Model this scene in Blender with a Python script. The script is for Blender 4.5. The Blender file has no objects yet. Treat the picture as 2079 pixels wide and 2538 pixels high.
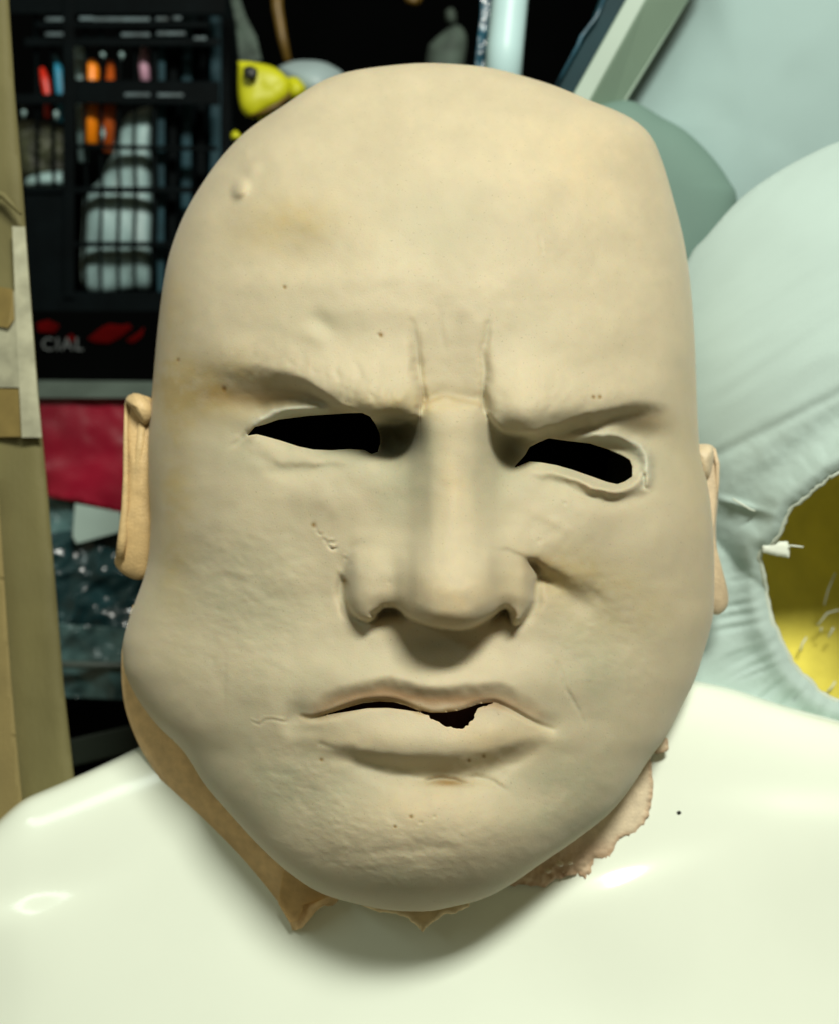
import bpy, math, random
import numpy as np
from mathutils import Vector
random.seed(4); rng = np.random.default_rng(7)
S = 0.000155            # metres per photo pixel at the reference distance
D = 0.50                # camera to reference plane
CU, CV = 1039.5, 1269.0
PITCH = math.radians(20)
FW = np.array([0, math.cos(PITCH), -math.sin(PITCH)])
UP = np.array([0, math.sin(PITCH), math.cos(PITCH)])
REF = np.array([0, 0, 0.42])
CAM = REF - D*FW
sc = bpy.context.scene
C = sc.collection

# ------------------------------------------------------------ camera, light, exposure
cam_d = bpy.data.cameras.new('camera'); cam = bpy.data.objects.new('camera', cam_d); C.objects.link(cam)
sc.camera = cam
cam.location = CAM; cam.rotation_euler = (math.pi/2-PITCH, 0, 0)
cam_d.sensor_fit = 'HORIZONTAL'; cam_d.angle_x = 2*math.atan(2079*S/2/D)
cam_d.clip_start = 0.02; cam_d.clip_end = 50
cam_d.dof.use_dof = True; cam_d.dof.focus_distance = D; cam_d.dof.aperture_fstop = 7.5
cam_d.lens = cam_d.lens
world = bpy.data.worlds.new('World'); sc.world = world; world.use_nodes = True
bg = world.node_tree.nodes['Background']
bg.inputs[0].default_value = (1.0, 0.89, 0.56, 1); bg.inputs[1].default_value = 0.14
sc.view_settings.view_transform = 'Standard'; sc.view_settings.look = 'None'
sc.view_settings.exposure = -0.06; sc.view_settings.gamma = 1
sc.cycles.use_denoising = True
sc.cycles.max_bounces = 6; sc.cycles.diffuse_bounces = 3; sc.cycles.glossy_bounces = 3; sc.cycles.transmission_bounces = 4

def lamp(name, right, up, toward, sx, sy, power, col, aim=(0, 0, 0)):
    """a rectangular lamp given in the camera's axes about the mask's centre"""
    d = bpy.data.lights.new(name, 'AREA'); d.shape = 'RECTANGLE'; d.size = sx; d.size_y = sy
    d.energy = power; d.color = col
    o = bpy.data.objects.new(name, d); C.objects.link(o)
    p = REF + np.array([right, 0, 0]) + up*UP - toward*FW
    a = REF + np.array([aim[0], 0, 0]) + aim[1]*UP - aim[2]*FW
    o.location = p
    o.rotation_euler = Vector(a-p).to_track_quat('-Z', 'Y').to_euler()
    return o
lamp('ceiling_lamp', 0.24, 0.90, 0.98, 0.44, 0.20, 25.0, (1.0, 0.99, 0.88))
lamp('side_fill', -0.9, 0.55, 0.8, 0.9, 0.10, 1.6, (0.85, 1.0, 0.92))  # added weak greenish fill from the left, no visible source

# ------------------------------------------------------------ helpers
def W(u, v, y):
    """photo pixel + depth in metres behind the reference plane -> world points (n,3)"""
    u = np.asarray(u, float); v = np.asarray(v, float); y = np.asarray(y, float)+np.zeros_like(u)
    k = (D+y)/D*S
    X = (u-CU)*k; Z = (CV-v)*k
    return CAM + X[..., None]*np.array([1., 0, 0]) + (D+y)[..., None]*FW + Z[..., None]*UP
def pchip(x, y, xi):
    x = np.asarray(x, float); y = np.asarray(y, float)
    h = np.diff(x); d = np.diff(y)/h; m = np.zeros_like(y)
    for i in range(1, len(x)-1):
        if d[i-1]*d[i] > 0:
            w1 = 2*h[i]+h[i-1]; w2 = h[i]+2*h[i-1]
            m[i] = (w1+w2)/(w1/d[i-1]+w2/d[i])
    m[0] = d[0]; m[-1] = d[-1]
    xi = np.clip(xi, x[0], x[-1]); k = np.clip(np.searchsorted(x, xi)-1, 0, len(x)-2)
    t = (xi-x[k])/h[k]
    return ((1+2*t)*(1-t)**2*y[k] + t*(1-t)**2*h[k]*m[k] + t*t*(3-2*t)*y[k+1] + t*t*(t-1)*h[k]*m[k+1])
def sstep(a, b, x):
    t = np.clip((x-a)/(b-a), 0, 1); return t*t*(3-2*t)
def inside(poly, x, y):
    poly = np.asarray(poly, float); r = np.zeros(x.shape, bool); n = len(poly)
    for i in range(n):
        x0, y0 = poly[i]; x1, y1 = poly[(i+1) % n]
        if y0 == y1: continue
        c = ((y0 > y) != (y1 > y)) & (x < (x1-x0)*(y-y0)/(y1-y0)+x0)
        r ^= c
    return r
def near(poly, x, y, closed=True):
    """distance, nearest point, signed side, arc parameter 0..1"""
    P = np.asarray(poly, float); n = len(P); m = n if closed else n-1
    best = np.full(x.shape, 1e9); nx = x.copy(); ny = y.copy(); sg = np.ones(x.shape); ar = np.zeros(x.shape)
    L = [np.hypot(*(P[(i+1) % n]-P[i])) for i in range(m)]; T = sum(L); acc = 0
    for i in range(m):
        a = P[i]; b = P[(i+1) % n]; dx, dy = b-a; l2 = dx*dx+dy*dy+1e-9
        t = np.clip(((x-a[0])*dx+(y-a[1])*dy)/l2, 0, 1)
        px = a[0]+t*dx; py = a[1]+t*dy; d = np.hypot(x-px, y-py); k = d < best
        best[k] = d[k]; nx[k] = px[k]; ny[k] = py[k]
        cr = dx*(y-a[1])-dy*(x-a[0]); sg[k] = np.sign(cr[k]); ar[k] = ((acc+t*L[i])/T)[k]; acc += L[i]
    return best, nx, ny, sg, ar
def smooth_line(pts, n=6):
    P = np.asarray(pts, float); out = []
    for i in range(len(P)-1):
        p0 = P[max(i-1, 0)]; p1 = P[i]; p2 = P[i+1]; p3 = P[min(i+2, len(P)-1)]
        for k in range(n):
            t = k/n
            out.append(.5*((2*p1)+(-p0+p2)*t+(2*p0-5*p1+4*p2-p3)*t*t+(-p0+3*p1-3*p2+p3)*t**3))
    out.append(P[-1]); return np.array(out)
def fnoise(x, y, scale, seed=0, octs=3, aniso=(1, 1), rot=0):
    """smooth value noise, about -1..1"""
    r = np.random.default_rng(seed); c, s = math.cos(rot), math.sin(rot)
    xx = (x*c+y*s)/aniso[0]; yy = (-x*s+y*c)/aniso[1]; out = 0; amp = 1; tot = 0
    for o in range(octs):
        g = r.uniform(-1, 1, (256, 256)); X = xx/scale+1000; Y = yy/scale+1000
        i = np.floor(X).astype(int); j = np.floor(Y).astype(int); fx = X-i; fy = Y-j
        fx = fx*fx*(3-2*fx); fy = fy*fy*(3-2*fy)
        a = g[i % 256, j % 256]; b = g[(i+1) % 256, j % 256]; c2 = g[i % 256, (j+1) % 256]; d = g[(i+1) % 256, (j+1) % 256]
        out = out + amp*((a*(1-fx)+b*fx)*(1-fy)+(c2*(1-fx)+d*fx)*fy); tot += amp; amp *= .55; scale /= 2
    return out/tot*1.4
def props(o, label=None, cat=None, group=None, kind=None):
    if label: o['label'] = label
    if cat: o['category'] = cat
    if group: o['group'] = group
    if kind: o['kind'] = kind
    return o
def thing(name, base, label, cat, group=None):
    o = bpy.data.objects.new(name, None); C.objects.link(o); o.location = base; o.empty_display_size = .02
    return props(o, label, cat, group)
def mk(name, V, F, mat, parent=None, smooth=True, origin=None, rgb=None, label=None):
    """V world points, F list/array of faces -> one mesh object"""
    V = np.asarray(V, float).reshape(-1, 3)
    o0 = np.array(parent.location) if parent is not None and parent.type == 'EMPTY' else (np.array(parent['o0']) if parent is not None else (V.mean(0) if origin is None else np.asarray(origin, float)))
    me = bpy.data.meshes.new(name)
    if isinstance(F, np.ndarray):
        k = F.shape[1]; me.vertices.add(len(V)); me.vertices.foreach_set('co', (V-o0).ravel())
        me.loops.add(F.size); me.loops.foreach_set('vertex_index', F.ravel().astype(np.int32))
        me.polygons.add(len(F)); me.polygons.foreach_set('loop_start', np.arange(len(F), dtype=np.int32)*k)
        me.update(calc_edges=True)
    else:
        me.from_pydata((V-o0).tolist(), [], [list(map(int, f)) for f in F])
    if smooth: me.polygons.foreach_set('use_smooth', np.ones(len(me.polygons), bool))
    if rgb is not None:
        a = me.color_attributes.new('paint', 'FLOAT_COLOR', 'POINT')
        a.data.foreach_set('color', np.c_[rgb, np.ones(len(rgb))].ravel())
    me.materials.append(mat)
    ob = bpy.data.objects.new(name, me); C.objects.link(ob)
    if parent is not None:
        ob.parent = parent
    else: ob.location = o0
    ob['o0'] = [float(q) for q in o0]
    if label: ob['label'] = label
    return ob

MATS = {}
def mat(name, col, rough=.6, var=.12, vscale=60, bump=.0, bscale=800, spec=.5, sss=0, paint=False, coat=0, metal=0, trans=0, spots=0, stretch=None, emit=None):
    m = bpy.data.materials.new(name); m.use_nodes = True; nt = m.node_tree; N = nt.nodes; L = nt.links
    b = N['Principled BSDF']; tc = N.new('ShaderNodeTexCoord')
    src = tc.outputs['Object']
    if stretch:
        mp = N.new('ShaderNodeMapping'); mp.inputs['Scale'].default_value = stretch; L.new(src, mp.inputs[0]); src = mp.outputs[0]
    n = N.new('ShaderNodeTexNoise'); n.inputs['Scale'].default_value = vscale; n.inputs['Detail'].default_value = 6
    L.new(src, n.inputs['Vector'])
    mr = N.new('ShaderNodeMapRange'); mr.inputs[1].default_value = .3; mr.inputs[2].default_value = .7
    mr.inputs[3].default_value = 1-var; mr.inputs[4].default_value = 1+var
    L.new(n.outputs[0], mr.inputs[0])
    vm = N.new('ShaderNodeVectorMath'); vm.operation = 'SCALE'; L.new(mr.outputs[0], vm.inputs['Scale'])
    if paint:
        at = N.new('ShaderNodeAttribute'); at.attribute_name = 'paint'; L.new(at.outputs['Color'], vm.inputs[0])
    else: vm.inputs[0].default_value = col
    out = vm.outputs[0]
    if spots:
        n2 = N.new('ShaderNodeTexNoise'); n2.inputs['Scale'].default_value = 1100; n2.inputs['Detail'].default_value = 2
        L.new(tc.outputs['Object'], n2.inputs['Vector'])
        m2 = N.new('ShaderNodeMapRange'); m2.inputs[1].default_value = .66; m2.inputs[2].default_value = .76; m2.inputs[3].default_value = 1; m2.inputs[4].default_value = 1-spots
        L.new(n2.outputs[0], m2.inputs[0])
        v2 = N.new('ShaderNodeVectorMath'); v2.operation = 'SCALE'; L.new(out, v2.inputs[0]); L.new(m2.outputs[0], v2.inputs['Scale']); out = v2.outputs[0]
    L.new(out, b.inputs['Base Color'])
    b.inputs['Roughness'].default_value = rough; b.inputs['Specular IOR Level'].default_value = spec
    b.inputs['Metallic'].default_value = metal; b.inputs['Transmission Weight'].default_value = trans
    b.inputs['Sheen Weight'].default_value = .12 if paint else 0; b.inputs['Coat Weight'].default_value = coat; b.inputs['Coat Roughness'].default_value = .06
    if sss:
        b.inputs['Subsurface Weight'].default_value = sss; b.inputs['Subsurface Radius'].default_value = (.004, .0016, .0006); b.inputs['Subsurface Scale'].default_value = 1
    if bump:
        n3 = N.new('ShaderNodeTexNoise'); n3.inputs['Scale'].default_value = bscale; n3.inputs['Detail'].default_value = 4
        L.new(src, n3.inputs['Vector'])
        bp = N.new('ShaderNodeBump'); bp.inputs['Strength'].default_value = bump; bp.inputs['Distance'].default_value = .0006
        L.new(n3.outputs[0], bp.inputs['Height']); L.new(bp.outputs[0], b.inputs['Normal'])
    MATS[name] = m; return m

# ------------------------------------------------------------ materials
latex = mat('latex', None, rough=.62, var=.05, vscale=45, bump=.14, bscale=1300, spec=.3, sss=.35, paint=True, spots=.22)
latex_plain = mat('latex_torn', None, rough=.5, var=.12, vscale=220, bump=.5, bscale=900, spec=.4, paint=True, spots=.12)
plastic = mat('bust_plastic', (.86, .94, .81), rough=.15, var=.02, vscale=14, spec=.5, coat=.3, bump=.012, bscale=240)
dark = mat('hole_black', (.004, .004, .004), rough=.95, spec=.05)
crate_m = mat('crate_plastic', (.0015, .003, .0035), rough=.5, var=.3, spec=.03, bump=.2, bscale=300)
crate_rib = mat('crate_rib', (.010, .038, .050), rough=.5, var=.3, spec=.15)
wallm = mat('back_wall', (.0008, .001, .001), rough=.95, spec=.02, var=.3, vscale=10)
card = mat('cardboard', (.15, .135, .05), rough=.75, var=.14, vscale=30, bump=.3, bscale=500, stretch=(1, 1, .25))
cardd = mat('cardboard_fold', (.24, .19, .07), rough=.8, var=.14, vscale=30, bump=.3, bscale=500)
tape = mat('brown_tape', (.24, .18, .06), rough=.25, var=.2, vscale=60, coat=.4)
tapec = mat('clear_tape', (.42, .42, .30), rough=.2, var=.25, vscale=90, coat=.8, bump=.6, bscale=120)
cloth_shaded = mat('white_cloth_shaded', (.31, .43, .42), rough=.85, var=.05, vscale=12, bump=.3, bscale=1800, spec=.2)  # white cloth colour darkened, shade painted into the upper cushion
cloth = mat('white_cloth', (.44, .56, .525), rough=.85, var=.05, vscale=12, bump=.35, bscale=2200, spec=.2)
clothw = mat('cuff_cloth', (.56, .63, .54), rough=.85, var=.07, vscale=40, bump=.6, bscale=1400, spec=.2)
thread = mat('white_thread', (.72, .78, .68), rough=.8, var=.1)
yellow = mat('yellow_foam', (.80, .70, .10), rough=.8, var=.12, vscale=40, bump=.8, bscale=900)
shade_grey = mat('shadow_grey', (.14, .235, .20), rough=.8, var=.08, vscale=12)
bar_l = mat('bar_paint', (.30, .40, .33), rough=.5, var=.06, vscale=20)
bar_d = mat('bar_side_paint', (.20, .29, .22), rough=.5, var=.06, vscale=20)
blue_dark = mat('dark_blue_panel', (.002, .026, .034), rough=.5, var=.2, vscale=30, spec=.1)
pole_m = mat('pale_blue_pole', (.50, .72, .74), rough=.4, var=.03)
wrap_m = mat('blue_wrap', (.02, .08, .12), rough=.3, var=.6, vscale=80, coat=.2, bump=.4, bscale=120)
yel = mat('yellow_plastic', (.50, .51, .005), rough=.5, var=.08, vscale=50)
blk = mat('black_paint', (.01, .012, .01), rough=.5)
paleblue = mat('pale_plastic', (.28, .37, .38), rough=.5, var=.05)
stick_m = mat('brown_stick', (.13, .075, .008), rough=.5, var=.2)
greyleaf = mat('grey_green_cloth', (.05, .075, .06), rough=.8, var=.5, vscale=60)
red_m = mat('red_folder', (.22, .003, .018), rough=.35, var=.35, vscale=22, coat=.2)
paper = mat('pale_paper', (.30, .40, .36), rough=.7, var=.05)
bag_m = mat('dark_bag', (.012, .04, .045), rough=.24, var=.5, vscale=60, coat=.35)
bag_g = mat('clear_bag', (.06, .12, .12), rough=.25, var=.6, vscale=60, coat=.3)
shelf_m = mat('shelf_paint', (.07, .095, .08), rough=.5, var=.25, vscale=30)
orange = mat('orange_plastic', (.95, .26, .004), rough=.4, var=.08)
orange_d = mat('dark_orange_plastic', (.40, .07, .004), rough=.4, var=.2)
redp = mat('red_plastic', (.6, .02, .006), rough=.4)
bluep = mat('blue_plastic', (.02, .26, .42), rough=.4)
pinkp = mat('pink_plastic', (.45, .25, .34), rough=.5, var=.2)
bagw = mat('grey_white_bag', (.24, .36, .36), rough=.5, var=.25, vscale=30)
olive = mat('olive_scraps', (.03, .035, .015), rough=.6, var=.8, vscale=80)
redink = mat('red_ink', (.05, .001, .001), rough=.9, spec=.02, var=.4, vscale=60)
greyink = mat('grey_ink', (.09, .10, .10), rough=.9, spec=.05)

def grid_faces(n, m, wrap=False):
    i = np.arange(n-1)[:, None]; j = np.arange(m if wrap else m-1)[None]
    j2 = (j+1) % m
    return np.stack([i*m+j, i*m+j2, (i+1)*m+j2, (i+1)*m+j], -1).reshape(-1, 4)
def boundary(F):
    e = np.concatenate([F[:, [k, (k+1) % 4]] for k in range(4)])
    key = np.sort(e, 1); key = key[:, 0].astype(np.int64)*10000000+key[:, 1]
    uq, idx, cnt = np.unique(key, return_index=True, return_counts=True)
    return e[idx[cnt == 1]]

# ------------------------------------------------------------ the mask's relief, in photo pixels towards the camera
G = 3.0
gx = np.arange(240, 1860, G); gy = np.arange(120, 2320, G)
GU, GV = np.meshgrid(gx, gy)
H = np.zeros_like(GU)
WX = fnoise(GU, GV, 46, 51, 3)*6; WY = fnoise(GU, GV, 46, 52, 3)*6
def box(x0, y0, x1, y1):
    i0 = max(int((x0-gx[0])/G), 0); i1 = min(int((x1-gx[0])/G)+1, len(gx)); j0 = max(int((y0-gy[0])/G), 0); j1 = min(int((y1-gy[0])/G)+1, len(gy))
    return slice(j0, j1), slice(i0, i1)
def blob(A, cx, cy, rx, ry, h, rot=0, p=2):
    R = 3*max(rx, ry); s = box(cx-R, cy-R, cx+R, cy+R); x = GU[s]-cx; y = GV[s]-cy
    c, n = math.cos(math.radians(rot)), math.sin(math.radians(rot))
    q = ((x*c+y*n)/rx)**2+((-x*n+y*c)/ry)**2
    A[s] += h*np.exp(-q**(p/2))
def lerp_list(v, t):
    v = np.atleast_1d(np.asarray(v, float))
    return np.interp(t, np.linspace(0, 1, len(v)), v)
def fold(A, pts, h, wa, wb, smooth=True, p=2, warp=1.):
    """ridge (h>0) or groove (h<0) along a line; wa = falloff left of travel (image axes: above when going right), wb = the other side"""
    P = smooth_line(pts) if smooth else np.asarray(pts, float)
    R = 3*max(np.max(wa), np.max(wb)); s = box(P[:, 0].min()-R, P[:, 1].min()-R, P[:, 0].max()+R, P[:, 1].max()+R)
    d, nx, ny, sg, t = near(P, GU[s]+WX[s]*warp, GV[s]+WY[s]*warp, closed=False)
    w = np.where(sg < 0, lerp_list(wa, t), lerp_list(wb, t))
    A[s] += lerp_list(h, t)*np.exp(-(d/w)**p)
def smax(a, b, k):
    q = np.clip(.5+.5*(a-b)/k, 0, 1); return b*(1-q)+a*q+k*q*(1-q)
def ell(A, cx, cy, rx, ry, h0, c, k, rot=0, p=2):
    x = GU-cx; y = GV-cy; co, n = math.cos(math.radians(rot)), math.sin(math.radians(rot))
    r2 = (np.abs((x*co+y*n)/rx))**p+(np.abs((-x*n+y*co)/ry))**p
    z = np.where(r2 < 1, h0+c*np.sqrt(np.clip(1-r2, 0, 1)), -1e3)
    A[:] = smax(A, z, k)

# forehead and temples
blob(H, 740, 770, 240, 85, 24, -6); blob(H, 1480, 850, 170, 95, 22)
blob(H, 1080, 560, 130, 90, -12); blob(H, 690, 600, 120, 60, -12, 10)
blob(H, 800, 690, 260, 34, 9, -3); blob(H, 1440, 700, 200, 45, 4)
blob(H, 797, 796, 36, 22, -9, 35); blob(H, 775, 835, 50, 22, 6, 20)
blob(H, 560, 860, 90, 60, 14)
blob(H, 1115, 890, 62, 120, -10)
blob(H, 1530, 320, 80, 60, 8, 30)
# wart
blob(H, 596, 467, 18, 24, 26, 25, 3); blob(H, 625, 425, 18, 26, 11, 30); blob(H, 612, 380, 10, 14, 3)
# brows: bulge above, drop below
def pad(A, curve, corners, widths, lobes):
    """a soft fleshy pad cut off along a curve; widths = how sharply it drops, along the curve"""
    P = smooth_line(curve); d, nx, ny, sg, t = near(P, GU+WX*.8, GV+WY*.8, False); ins = inside(list(map(tuple, P))+corners, GU+WX*.8, GV+WY*.8)
    w = lerp_list(widths, t); sd = np.where(ins, d, -d); m = sstep(-1, 1, sd/w)
    Z = np.zeros_like(A)
    for l in lobes: blob(Z, *l)
    A += Z*m
pad(H, [(300, 925), (420, 935), (500, 945), (560, 940), (656, 937), (710, 946), (758, 958), (806, 988), (850, 1017), (908, 1043), (956, 1053), (1005, 1051), (1032, 1034), (1043, 998), (1043, 955), (1033, 905), (1031, 860), (1021, 800), (1018, 700), (1000, 500)],
    [(300, 400)], [80, 80, 70, 52, 36, 24, 13, 9, 8, 9, 15, 34, 70, 100, 120, 120], [(965, 1038, 110, 125, 94), (800, 950, 150, 100, 50, 10), (620, 905, 120, 80, 26)])
pad(H, [(1180, 500), (1188, 700), (1196, 800), (1201, 920), (1203, 987), (1210, 1032), (1229, 1061), (1258, 1077), (1296, 1081), (1330, 1077), (1369, 1065), (1427, 1049), (1475, 1035), (1524, 1023), (1572, 1016), (1621, 1017), (1648, 1030), (1660, 1060), (1666, 1100), (1740, 1250)],
    [(1900, 1250), (1900, 400)], [120, 120, 100, 60, 28, 14, 9, 9, 10, 12, 16, 20, 24, 28, 34, 44, 60], [(1285, 1060, 100, 135, 96), (1440, 1010, 140, 95, 46, -6), (1590, 985, 90, 70, 26)])
# sockets
blob(H, 800, 1075, 190, 70, -56, 3, 3); blob(H, 985, 1088, 58, 58, -110); blob(H, 680, 1000, 110, 34, -26, 6)
blob(H, 1440, 1120, 170, 74, -54, 12, 3); blob(H, 1258, 1115, 44, 60, -70); blob(H, 1590, 1075, 62, 42, -30, 30)
# lids
fold(H, [(612, 1076), (640, 1042), (690, 1018), (750, 1012), (810, 1012), (870, 1016)], [8, 34, 46, 42, 28, 6], [9, 11, 13, 13, 12], 18)
fold(H, [(612, 1088), (700, 1112), (780, 1132), (860, 1134), (930, 1128)], [4, 9, 10, 9, 6], 14, 30)
fold(H, [(640, 1130), (680, 1154), (715, 1167), (760, 1163), (800, 1157), (860, 1152), (930, 1138)], [-3, -9, -13, -10, -7, -4, -1], 12, 20)
fold(H, [(1400, 1082), (1466, 1079), (1524, 1079), (1563, 1096), (1590, 1116), (1602, 1142), (1600, 1180), (1594, 1210)], [4, 18, 30, 35, 36, 34, 30, 10], 12, 18)
fold(H, [(1300, 1165), (1360, 1170), (1403, 1182), (1466, 1203), (1524, 1220), (1562, 1208), (1580, 1190)], [2, 12, 24, 34, 38, 36, 22], 12, 12)
fold(H, [(1593, 1180), (1592, 1205), (1604, 1212)], [-22, -26, -8], 4, 4)
fold(H, [(1350, 1190), (1420, 1215), (1500, 1242), (1560, 1240), (1600, 1222)], [-5, -9, -10, -9, -3], 10, 20)
fold(H, [(613, 1075), (590, 1098), (560, 1110)], [-10, -6, 0], 5, 6)
# frown lines and nose root
fold(H, [(1020, 800), (1036, 880), (1040, 940), (1052, 990), (1046, 1015)], [-3, -12, -20, -26, -16], 8, 14)
fold(H, [(1206, 800), (1194, 870), (1202, 940), (1198, 990), (1206, 1030)], [-3, -9, -15, -22, -20], 14, 8)
fold(H, [(1084, 760), (1092, 830), (1098, 890)], [-1, -4, 0], 7, 9)
fold(H, [(1213, 770), (1205, 850)], [-2, -5], 5, 8)
fold(H, [(1048, 992), (1075, 985), (1110, 981), (1150, 986), (1185, 996), (1200, 1008)], [-14, -14, -9, -11, -14, -8], 18, 9)
fold(H, [(1100, 1003), (1140, 1002), (1160, 1010), (1170, 1022)], [5, 6, 6, 3], 3, 8)
for a, b, h in [((828, 900), (850, 945), 5), ((872, 880), (905, 950), 5), ((700, 880), (735, 915), 4), ((940, 880), (950, 930), 4), ((760, 900), (785, 930), 4), ((905, 960), (940, 1005), 5), ((960, 950), (975, 1005), 5), ((985, 960), (1005, 1000), 4), ((860, 960), (890, 990), 4), ((1240, 960), (1250, 1000), 3), ((1280, 900), (1262, 960), 3), ((1330, 930), (1345, 960), 3), ((1390, 925), (1420, 960), 2)]:
    fold(H, [a, b], [0, -h*.7, 0], 6, 9, False)
# cheeks
blob(H, 570, 1290, 150, 120, 24); blob(H, 650, 1330, 250, 120, 12, 0); blob(H, 770, 1225, 110, 45, 12, 10); blob(H, 520, 1560, 110, 70, -12, 20); blob(H, 640, 1660, 120, 80, 9, 20)
blob(H, 950, 1260, 60, 90, -8, 10)
fold(H, [(1225, 1352), (1262, 1357), (1300, 1370), (1332, 1392), (1385, 1432), (1440, 1480)], [10, 30, 34, 28, 12, 0], [30, 60, 90, 100, 80], [8, 8, 12, 26, 50])
blob(H, 1430, 1280, 150, 80, 22, 10); blob(H, 1600, 1400, 90, 120, 10)
fold(H, [(1258, 1364), (1300, 1382), (1340, 1412), (1400, 1465), (1480, 1540), (1560, 1620)], [-18, -40, -34, -26, -16, -4], [8, 10, 26, 50, 60, 60], [10, 16, 34, 60, 80, 80])
fold(H, [(850, 1360), (800, 1450), (740, 1560), (700, 1680)], [-3, -8, -8, -3], 60, 60)
blob(H, 420, 1560, 60, 200, -9, 10); blob(H, 600, 1850, 160, 120, 6)
fold(H, [(1383, 1640), (1400, 1690), (1409, 1716), (1440, 1774), (1455, 1831)], [-3, -6, -7, -4, -1], 3, 4)
fold(H, [(1300, 1250), (1360, 1290), (1440, 1330)], [0, 3, 0], 14, 14)
# mouth area
blob(H, 1070, 1740, 300, 130, 34)
blob(H, 1080, 1610, 60, 50, -8)
UL = [(771, 1768), (807, 1742), (849, 1717), (890, 1705), (952, 1695), (994, 1703), (1056, 1716), (1118, 1719), (1170, 1716), (1222, 1710), (1253, 1714), (1289, 1732), (1326, 1763), (1352, 1794)]
pad(H, [(560, 1790), (700, 1790)]+UL+[(1420, 1815), (1560, 1830)], [(1560, 1400), (560, 1400)], [50, 34, 22, 20, 22, 24, 24, 24, 22, 20, 20, 34, 50], [(1060, 1695, 290, 62, 34)])
LT = [(776, 1782), (818, 1776), (870, 1764), (911, 1759), (963, 1757), (1004, 1762), (1041, 1767), (1060, 1776), (1077, 1788), (1108, 1802), (1137, 1807), (1157, 1797), (1173, 1781), (1177, 1765), (1196, 1752), (1222, 1746), (1248, 1752), (1274, 1765), (1305, 1783), (1336, 1799), (1354, 1806)]
pad(H, [(640, 1830), (740, 1835), (840, 1862), (900, 1880), (963, 1890), (1066, 1898), (1170, 1894), (1240, 1876), (1330, 1846), (1460, 1830)], [(1460, 1650), (640, 1650)], [60, 40, 30, 26, 30, 36, 36, 32, 28, 30, 60], [(1050, 1855, 240, 66, 46), (1235, 1815, 80, 50, 14), (930, 1810, 120, 40, 6)])
MU = [(748, 1776), (776, 1780), (818, 1768), (859, 1753), (901, 1740), (942, 1736), (978, 1738), (1010, 1748), (1041, 1761), (1067, 1767), (1098, 1767), (1134, 1762), (1160, 1754), (1186, 1745), (1222, 1741), (1248, 1750), (1274, 1763), (1305, 1781), (1336, 1797), (1368, 1808)]
fold(H, MU, [-6, -20, -26, -30, -30, -30, -20, -14, -10, -10, -10, -12, -16, -18, -18, -14, -5], 5, [5, 10, 14, 14, 10, 8, 6, 6, 6, 6, 6, 5], warp=0)
blob(H, 745, 1775, 30, 30, -14); blob(H, 1362, 1800, 26, 26, -12)
fold(H, [(735, 1740), (720, 1790), (730, 1840)], [-4, -10, -3], 30, 20)
fold(H, [(840, 1872), (890, 1892), (963, 1914), (1066, 1930), (1170, 1924), (1240, 1898), (1300, 1860), (1340, 1845)], [-4, -14, -24, -30, -28, -20, -10, -3], [16, 26, 34, 34, 26, 16], [16, 24, 28, 28, 24, 18])
fold(H, [(1180, 1925), (1225, 1940), (1260, 1965)], [-8, -12, -2], 8, 12)
fold(H, [(1060, 1937), (1090, 1932), (1130, 1938), (1165, 1945)], [-10, -12, -12, -8], 6, 5)
fold(H, [(680, 1800), (760, 1815), (860, 1830)], [0, -5, 0], 14, 14); fold(H, [(790, 1845), (850, 1856)], [-4, 0], 5, 5)
# chin
blob(H, 1080, 2085, 265, 130, 68, 0, 2.6); blob(H, 830, 2010, 90, 60, 10, -10); blob(H, 1290, 2040, 90, 80, 8, 25)
blob(H, 1000, 2110, 200, 14, -3, -4)
blob(H, 1370, 1990, 110, 110, -16, 30); blob(H, 690, 1960, 120, 90, -10, 30)
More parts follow.
